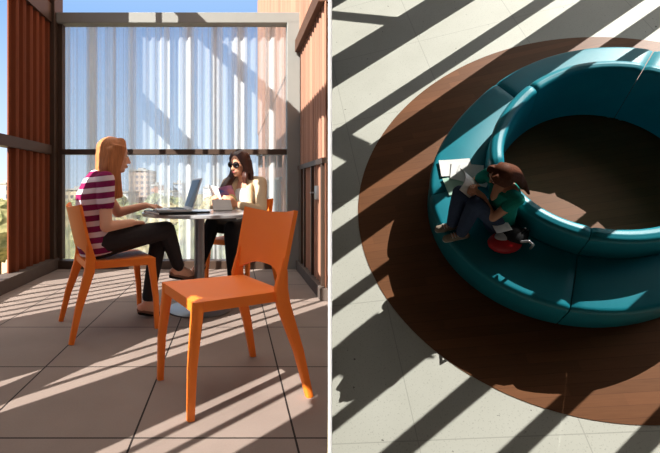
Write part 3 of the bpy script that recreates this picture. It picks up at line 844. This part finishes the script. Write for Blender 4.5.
union('shirt', bm, TEAL_TEE, w3, .006, 4)
bm = BM()
loft(bm, [(L3(-1.16, -.13, .435), .14, .10), (L3(-1.155, -.13, .50), .162, .115), (L3(-1.145, -.125, .585), .152, .108)], 20, xh=(.25, 1, 0))
for hp, kn, an in ((HIPa, KNa, ANa), (HIPb, KNb, ANb)):
    limb(bm, [(hp, .092), (hp.lerp(kn, .5), .082), (kn, .068), (kn.lerp(an, .45), .064), (kn.lerp(an, .93), .052)])
union('jeans', bm, DENIM, w3, .006, 4)
for an, toe in ((ANa, TOEa), (ANb, TOEb)):
    d = toe-an; heel = an-V((d.x, d.y, 0)).normalized()*.05-V((0, 0, .035))
    bm = BM(); limb(bm, [(heel, .034), (an-V((0, 0, .01)), .04), (an+d*.5-V((0, 0, .015)), .040), (an+d*.95, .036)], 10)
    o = union('sneaker', bm, SNEAKER, w3, .005, 3)
    bm = BM(); limb(bm, [(heel-V((0, 0, .02)), .026), (an+d*.5-V((0, 0, .045)), .030), (toe-V((0, 0, .02)), .028)], 10); union('sole', bm, WHITE_CLOTH, o, .005, 2)
    bm = BM()
    for q in (.25, .42, .6):
        c_ = an+d*q+V((0, 0, .028)); sd = d.cross(V((0, 0, 1))).normalized()*.028
        limb(bm, [(c_-sd, .004), (c_+V((0, 0, .008)), .004), (c_+sd, .004)], 6, 1)
    mesh_obj('laces', bm, WHITE_CLOTH, o)
# hair: cap and a fall behind and over the shoulder
bm = BM(); R3 = H3.to_3x3().to_4x4()
ball(bm, H3 @ V((0, -.026, .032)), (.082, .094, .085), R3); ball(bm, H3 @ V((0, -.05, -.01)), (.082, .068, .095), R3)
for s in (-1, 1):
    loft(bm, [(H3 @ V((s*.03, .03, .105)), .035, .03), (H3 @ V((s*.064, .03, .06)), .03, .04), (H3 @ V((s*.08, .004, 0)), .022, .052), (H3 @ V((s*.084, -.012, -.07)), .022, .05)], 12, xh=tuple(H3.to_3x3() @ V((1, 0, 0))))
for k in range(9):
    q = (k-4)/4
    p0 = H3 @ V((q*.075, -.05-.05*(1-q*q), .02)); p1 = H3 @ V((q*.085, -.09-.035*(1-q*q), -.09))
    p1.z = max(p1.z, HEAD3.z-.10)
    p3 = L3(-.985-.02*abs(q), -.17-.03*q, .94)
    limb(bm, [(p0, .026), (p1, .026), (p1.lerp(p3, .6), .022), (p3, .010)], 10)
union('hair', bm, HAIR_BROWN, w3, .006, 3)

# the book in her hands
bk = S @ T((-1.275, .115, .925)) @ Matrix.Rotation(math.radians(50), 4, 'Z') @ Matrix.Rotation(math.radians(-38), 4, 'X')
r = empty('open_book', bk, 'open white paperback held on her knees by the girl on the sofa', 'book')
for s in (-1, 1):
    bm = BM(); solid_grid(bm, lambda u, v: (s*u*.115, u*.05-math.sin(PI*u)*.012, (v-.3)*.18), 8, 4, .008); mesh_obj('pages', bm, PAPER, r)
bm = BM(); box(bm, (-.006, .004, -.054), (.006, .010, .126), .002); mesh_obj('spine', bm, PAPER, r)

# backpack beside her
r = empty('backpack', S @ T((-1.265, -.34, .449)) @ Matrix.Rotation(math.radians(-28), 4, 'Z') @ Matrix.Scale(.86, 4), 'red and black backpack with silver pocket beside the girl on the sofa', 'bag')
bm = BM(); ball(bm, (0, 0, .10), (.16, .12, .10)); 
union('body', bm, RED, r, .008, 3)
bm = BM(); ball(bm, (.07, .05, .14), (.15, .11, .10)); union('top_panel', bm, BLACKNYLON, r, .008, 3)
bm = BM(); ball(bm, (-.015, .03, .175), (.085, .06, .045)); mesh_obj('pocket', bm, SILVERNYLON, r)
for s in (-1, 1):
    bm = BM(); limb(bm, [((.12, s*.05, .20), .012), ((.17, s*.07, .25), .012), ((.22, s*.08, .18), .012), ((.22, s*.07, .08), .012)], 8); mesh_obj('strap', bm, SILVERNYLON if s < 0 else BLACKNYLON, r)
sheet((-1.235, -.21, .665), math.radians(-15), PAPER, 'white paper tucked on top of the red and black backpack', w=.13, h=.18, group='papers by the bag')

# unseen slanting bars added at the lobby window, shaped to throw floor stripes
LS = V((42.3, 15.4, 27.0))
UW = 4.5
def at_wall(u, v):
    k = (UW-u)/(LS.x-u); return v+(LS.y-v)*k, LS.z*k
BARS = [  # two floor lines (through two points each): the edges of the shadow every bar throws
    (((-.27, 6.0), (.06, 6.05)), ((-.27, 4.51), (.06, 4.53))), (((-.88, 3.46), (.86, 3.60)), ((-1.23, 2.86), (1.32, 3.08))),
    (((-1.64, 2.15), (1.82, 2.52)), ((-1.59, 1.94), (1.97, 2.34))), (((-1.85, 1.60), (1.45, 2.03)), ((-1.75, 1.12), (2.14, 1.58))),
    (((-2.2, .855), (2.25, 1.40)), ((-2.4, .51), (2.2, 1.155))), (((-2.56, .155), (-1.56, .29)), ((-2.6, .025), (-1.6, .165))),
    (((-3.38, -.83), (-2.46, -.68)), ((-3.45, -.94), (-2.3, -.76))), (((-3.15, -1.24), (-2.1, -1.06)), ((-2.9, -1.35), (-2.04, -1.21))),
    (((-2.31, -1.61), (-1.59, -1.475)), ((-2.12, -1.70), (-1.39, -1.555))), (((-1.56, -1.94), (-1.06, -1.83)), ((-1.46, -2.05), (-1.15, -1.98))),
    (((-1.2, -2.3), (-.7, -2.19)), ((-1.1, -2.5), (-.6, -2.39)))]
wn = 0
def shadow_caster(bm):
    global wn
    wn += 1
    struct('trim_%d' % (100+wn), bm, BROWFRAME, False, S)
def slab(bm, pts, u0, u1):
    a = [bm.verts.new((u0, v_, z_)) for v_, z_ in pts]; b = [bm.verts.new((u1, v_, z_)) for v_, z_ in pts]
    for k in range(len(a)): bm.faces.new((a[k], a[(k+1) % len(a)], b[(k+1) % len(a)], b[k]))
    bm.faces.new(a[::-1]); bm.faces.new(b)
for up, lw in BARS:
    ext = lambda ln, u: (u, ln[0][1]+(ln[1][1]-ln[0][1])*(u-ln[0][0])/(ln[1][0]-ln[0][0]))
    bm = BM(); slab(bm, [at_wall(*ext(up, -4.6)), at_wall(*ext(up, 3.4)), at_wall(*ext(lw, 3.4)), at_wall(*ext(lw, -4.6))], UW-.02, UW+.02); shadow_caster(bm)
def wbar(p, q, w):
    (v0, z0), (v1, z1) = at_wall(*p), at_wall(*q)
    bm = BM(); bar(bm, (UW-.06, v0, z0), (UW-.06, v1, z1), .02, w); shadow_caster(bm)
wbar((-.45, 4.6), (.45, 3.3), .06)  # unseen crossbars placed for their shadows on the lobby floor
wbar((-1.66, 2.1), (-1.46, 1.6), .10)
# unseen panel added at the window, cut to the outline of its shadow
shadow_outline = [(-3.17, -0.35), (-3.094, -0.336), (-2.927, -0.302), (-2.666, -0.25), (-2.37, -0.201), (-2.15, -0.80), (-2.462, -0.658), (-2.515, -0.61), (-2.566, -0.573), (-2.79, -0.614), (-2.926, -0.607), (-2.972, -0.594), (-2.995, -0.542), (-3.065, -0.548), (-3.165, -0.569), (-3.22, -0.552), (-3.29, -0.558)]
bm = BM(); pts = [at_wall(*p) for p in shadow_outline]
a_ = [bm.verts.new((UW-.1, v_, z_)) for v_, z_ in pts]; b_ = [bm.verts.new((UW-.12, v_, z_)) for v_, z_ in pts]
for k in range(len(a_)): bm.faces.new((a_[k], a_[(k+1) % len(a_)], b_[(k+1) % len(a_)], b_[k]))
bm.faces.new(a_[::-1]); bm.faces.new(b_)
shadow_caster(bm)

# lobby shell: ceiling and walls, ending at the white partition
def shell(name, lo, hi):
    bm = BM(); box(bm, lo, hi); bmesh.ops.transform(bm, matrix=S, verts=bm.verts)
    nn = V((1, -SLOPE, 0)).normalized()
    bmesh.ops.bisect_plane(bm, geom=bm.verts[:]+bm.edges[:]+bm.faces[:], plane_co=nn*.03, plane_no=nn, clear_inner=True)
    bmesh.ops.holes_fill(bm, edges=bm.edges[:])
    struct(name, bm, LOBBYWALL)
LOBBYWALL = plain('lobby_wall_paint', (88, 80, 70), .8, 0, .2, .03, 2)
shell('ceiling', (-9, -6, 7.2), (4.8, 7.5, 7.4))
shell('wall_south', (-9, -6, -.1), (4.8, -5.8, 7.3))
shell('wall_north', (-9, 7.3, -.1), (4.8, 7.5, 7.3))
shell('wall_east', (4.6, -6, 5.6), (4.8, 7.5, 7.3))
shell('wall_east.001', (4.6, -6, -.1), (4.8, -2.6, 7.3))
shell('wall_east.002', (4.6, -6, -.1), (4.8, 7.5, .6))
bm = BM(); prism(bm, [(px_x(-.08)-.02, -.08), (px_x(-.08)+.03, -.08), (px_x(-9)+.03, -9), (px_x(-9)-.02, -9)], -3.2, 9.0); struct('wall_center.001', bm, LOBBYWALL)  # unseen wall added behind the camera to shut stray light out

# ================================================================== the city beyond the glass
bm = BM(); box(bm, (-400, 10, -12.4), (60, 900, -12)); struct('ground', bm, leaf_mat('dry_ground', (120, 112, 84), (160, 148, 112)))
def tree(x, y, top, rad, k, label, group):
    z0 = -12
    r = empty('tree', T((x, y, z0)), label, 'tree', group)
    H = top-z0
    rng = random.Random(int(x*31+y*17))
    bm = BM()
    for i in range(9):
        a = rng.uniform(0, 6.28); d = rng.uniform(0, .5)*rad
        ball(bm, V((math.cos(a)*d, math.sin(a)*d, H-rad*rng.uniform(.55, 1.5))), rad*rng.uniform(.34, .5), sub=3)
    ball(bm, V((0, 0, H-rad)), rad*.8, sub=3)
    for v in bm.verts: v.co += V((rng.uniform(-1, 1), rng.uniform(-1, 1), rng.uniform(-1, 1)))*rad*.09
    mesh_obj('crown', bm, LEAF[k], r, False)
    bm = BM(); loft(bm, [((0, 0, 0), rad*.10, rad*.10), ((0, 0, H-rad), rad*.06, rad*.06)], 8); mesh_obj('trunk', bm, BARK, r)
grown = []
TL = 'leafy tree below the terrace, seen through the ribbed glass'
for i, (px, y, tp, rad) in enumerate([(-1, 24, 196, 2.4), (66, 30, 204, 2.6), (84, 24, 214, 2.2), (100, 40, 200, 3.0), (118, 28, 212, 2.4), (134, 46, 198, 3.4), (150, 30, 210, 2.6), (168, 38, 200, 3.0), (176, 52, 194, 3.2), (188, 27, 214, 2.3), (206, 40, 203, 3.0), (222, 30, 210, 2.4), (240, 46, 200, 3.2), (258, 32, 208, 2.6), (160, 70, 191, 3.8), (112, 75, 192, 4), (214, 80, 192, 4), (78, 60, 194, 3.6), (248, 75, 192, 4), (136, 22, 228, 2.2), (215, 21, 226, 2.2), (76, 19, 226, 2.0), (170, 20, 234, 1.8), (245, 20, 230, 2)]):
    x = (px-CX)/FPX*y; z = .9-(tp-CY)/FPX*y
    rad *= .8
    rad = min([rad]+[math.hypot(x-a, y-b)-c for a, b, c in grown])
    if rad < .8: continue
    grown.append((x, y, rad))
    tree(x, y, z, rad, i % 3, TL, 'trees below the terrace')
def building(px0, px1, ptop, y, depth, mat, label, roof=True):
    x0, x1 = (px0-CX)/FPX*y, (px1-CX)/FPX*y; z1 = .9-(ptop-CY)/FPX*y
    r = empty('building', T(((x0+x1)/2, y, -12)), label, 'building')
    w = (x1-x0)/2; H = z1+12
    bm = BM(); box(bm, (-w, 0, 0), (w, depth, H)); mesh_obj('walls', bm, mat, r, False)
    bm = BM(); box(bm, (-w*1.02, -.02*depth, H), (w*1.02, depth*1.02, H+.012*y*.3)); mesh_obj('parapet', bm, BCAP, r, False)
    if roof:
        bm = BM(); box(bm, (-w*.4, depth*.3, H), (w*.2, depth*.6, H+.02*y*.45)); mesh_obj('roof_plant', bm, BCAP, r, False)
BCAP = plain('roof_concrete', (170, 164, 156), .8, 0, .2, .1, 1)
B1 = facade_mat('tan_tower', (186, 164, 148), (128, 122, 124), 3.2, 3.4)
B2 = facade_mat('pale_block', (222, 214, 204), (150, 156, 164), 4, 3.4)
B3 = facade_mat('brick_block', (172, 118, 92), (112, 104, 104), 4.4, 3.6)
B4 = facade_mat('grey_block', (176, 180, 186), (120, 134, 152), 3, 3.2)
B5 = facade_mat('beige_house', (206, 184, 152), (96, 92, 90), 2.6, 3.2)
building(129, 147.5, 171, 260, 30, B1, 'tan office tower, tallest on the skyline behind the blond woman')
building(151, 158, 186, 250, 22, B3, 'brown block right of the tan tower on the skyline')
building(173, 182, 184, 300, 24, B4, 'grey block on the skyline left of the laptop screen')
building(158, 173, 192, 240, 24, B2, 'low pale block between the brown and grey blocks')
building(213, 219, 181, 320, 22, B4, 'slim grey tower on the skyline right of the laptop')
building(203, 212, 188, 280, 24, B2, 'low white block beside the slim grey tower')
building(88, 128, 193, 230, 26, B2, 'wide low pale block behind the blond woman')
building(60, 87, 190, 200, 26, B5, 'beige block at the left end of the ribbed glass')
building(220, 262, 192, 260, 26, B2, 'wide low block behind the woman in sunglasses')
building(-14, 9, 205, 42, 9, B5, 'beige house seen through the gap left of the rust panel', False)
building(-8, 6, 184, 180, 20, B2, 'white block on the skyline at the far left gap')

# ================================================================== light
w = bpy.data.worlds.new('sky'); SC.world = w; w.use_nodes = True
nt = w.node_tree; nt.nodes.clear()
ow = nt.nodes.new('ShaderNodeOutputWorld'); bg = nt.nodes.new('ShaderNodeBackground')
tc = nt.nodes.new('ShaderNodeTexCoord'); sx = nt.nodes.new('ShaderNodeSeparateXYZ'); rp = nt.nodes.new('ShaderNodeValToRGB')
nt.links.new(tc.outputs['Generated'], sx.inputs[0])
mr = nt.nodes.new('ShaderNodeMapRange'); mr.inputs[1].default_value = -1; mr.inputs[2].default_value = 1
nt.links.new(sx.outputs[2], mr.inputs[0]); nt.links.new(mr.outputs[0], rp.inputs[0])
e = rp.color_ramp.elements
e[0].position = 0; e[0].color = (.10, .085, .07, 1); e[1].position = 1; e[1].color = (1, .92, .83, 1)
for p_, c in ((.485, (.17, .14, .12)), (.50, (.46, .52, .58)), (.56, (.33, .43, .56)), (.68, (.16, .28, .49)), (.74, (.22, .32, .48)), (.82, (.95, .88, .80))):
    q = e.new(p_); q.color = (*c, 1)
nt.links.new(rp.outputs[0], bg.inputs[0]); bg.inputs[1].default_value = 2.05
nt.links.new(bg.outputs[0], ow.inputs[0])

sd = bpy.data.lights.new('sun', 'SUN'); so = bpy.data.objects.new('sun', sd); COL.objects.link(so)
sdir = V((1.04, 1.0, -1.01))
so.rotation_euler = sdir.to_track_quat('-Z', 'Y').to_euler(); so.location = (-20, -20, 20)
sd.energy = 12.0; sd.angle = math.radians(.25); sd.color = (1, .95, .88)

ld = bpy.data.lights.new('lobby_sun', 'SPOT'); lo_ = bpy.data.objects.new('lobby_sun', ld); COL.objects.link(lo_)
pw = S @ LS; tgt = S @ V((-.6, .6, .2))
lo_.location = pw; lo_.rotation_euler = (tgt-pw).to_track_quat('-Z', 'Y').to_euler()
ld.energy = 250000; ld.spot_size = math.radians(15); ld.spot_blend = .1; ld.shadow_soft_size = .06; ld.color = (1, .97, .9)

SC.view_settings.view_transform = 'Standard'; SC.view_settings.look = 'None'
SC.view_settings.exposure = 0; SC.view_settings.gamma = 1
try: SC.view_settings.use_curve_mapping = False
except Exception: pass
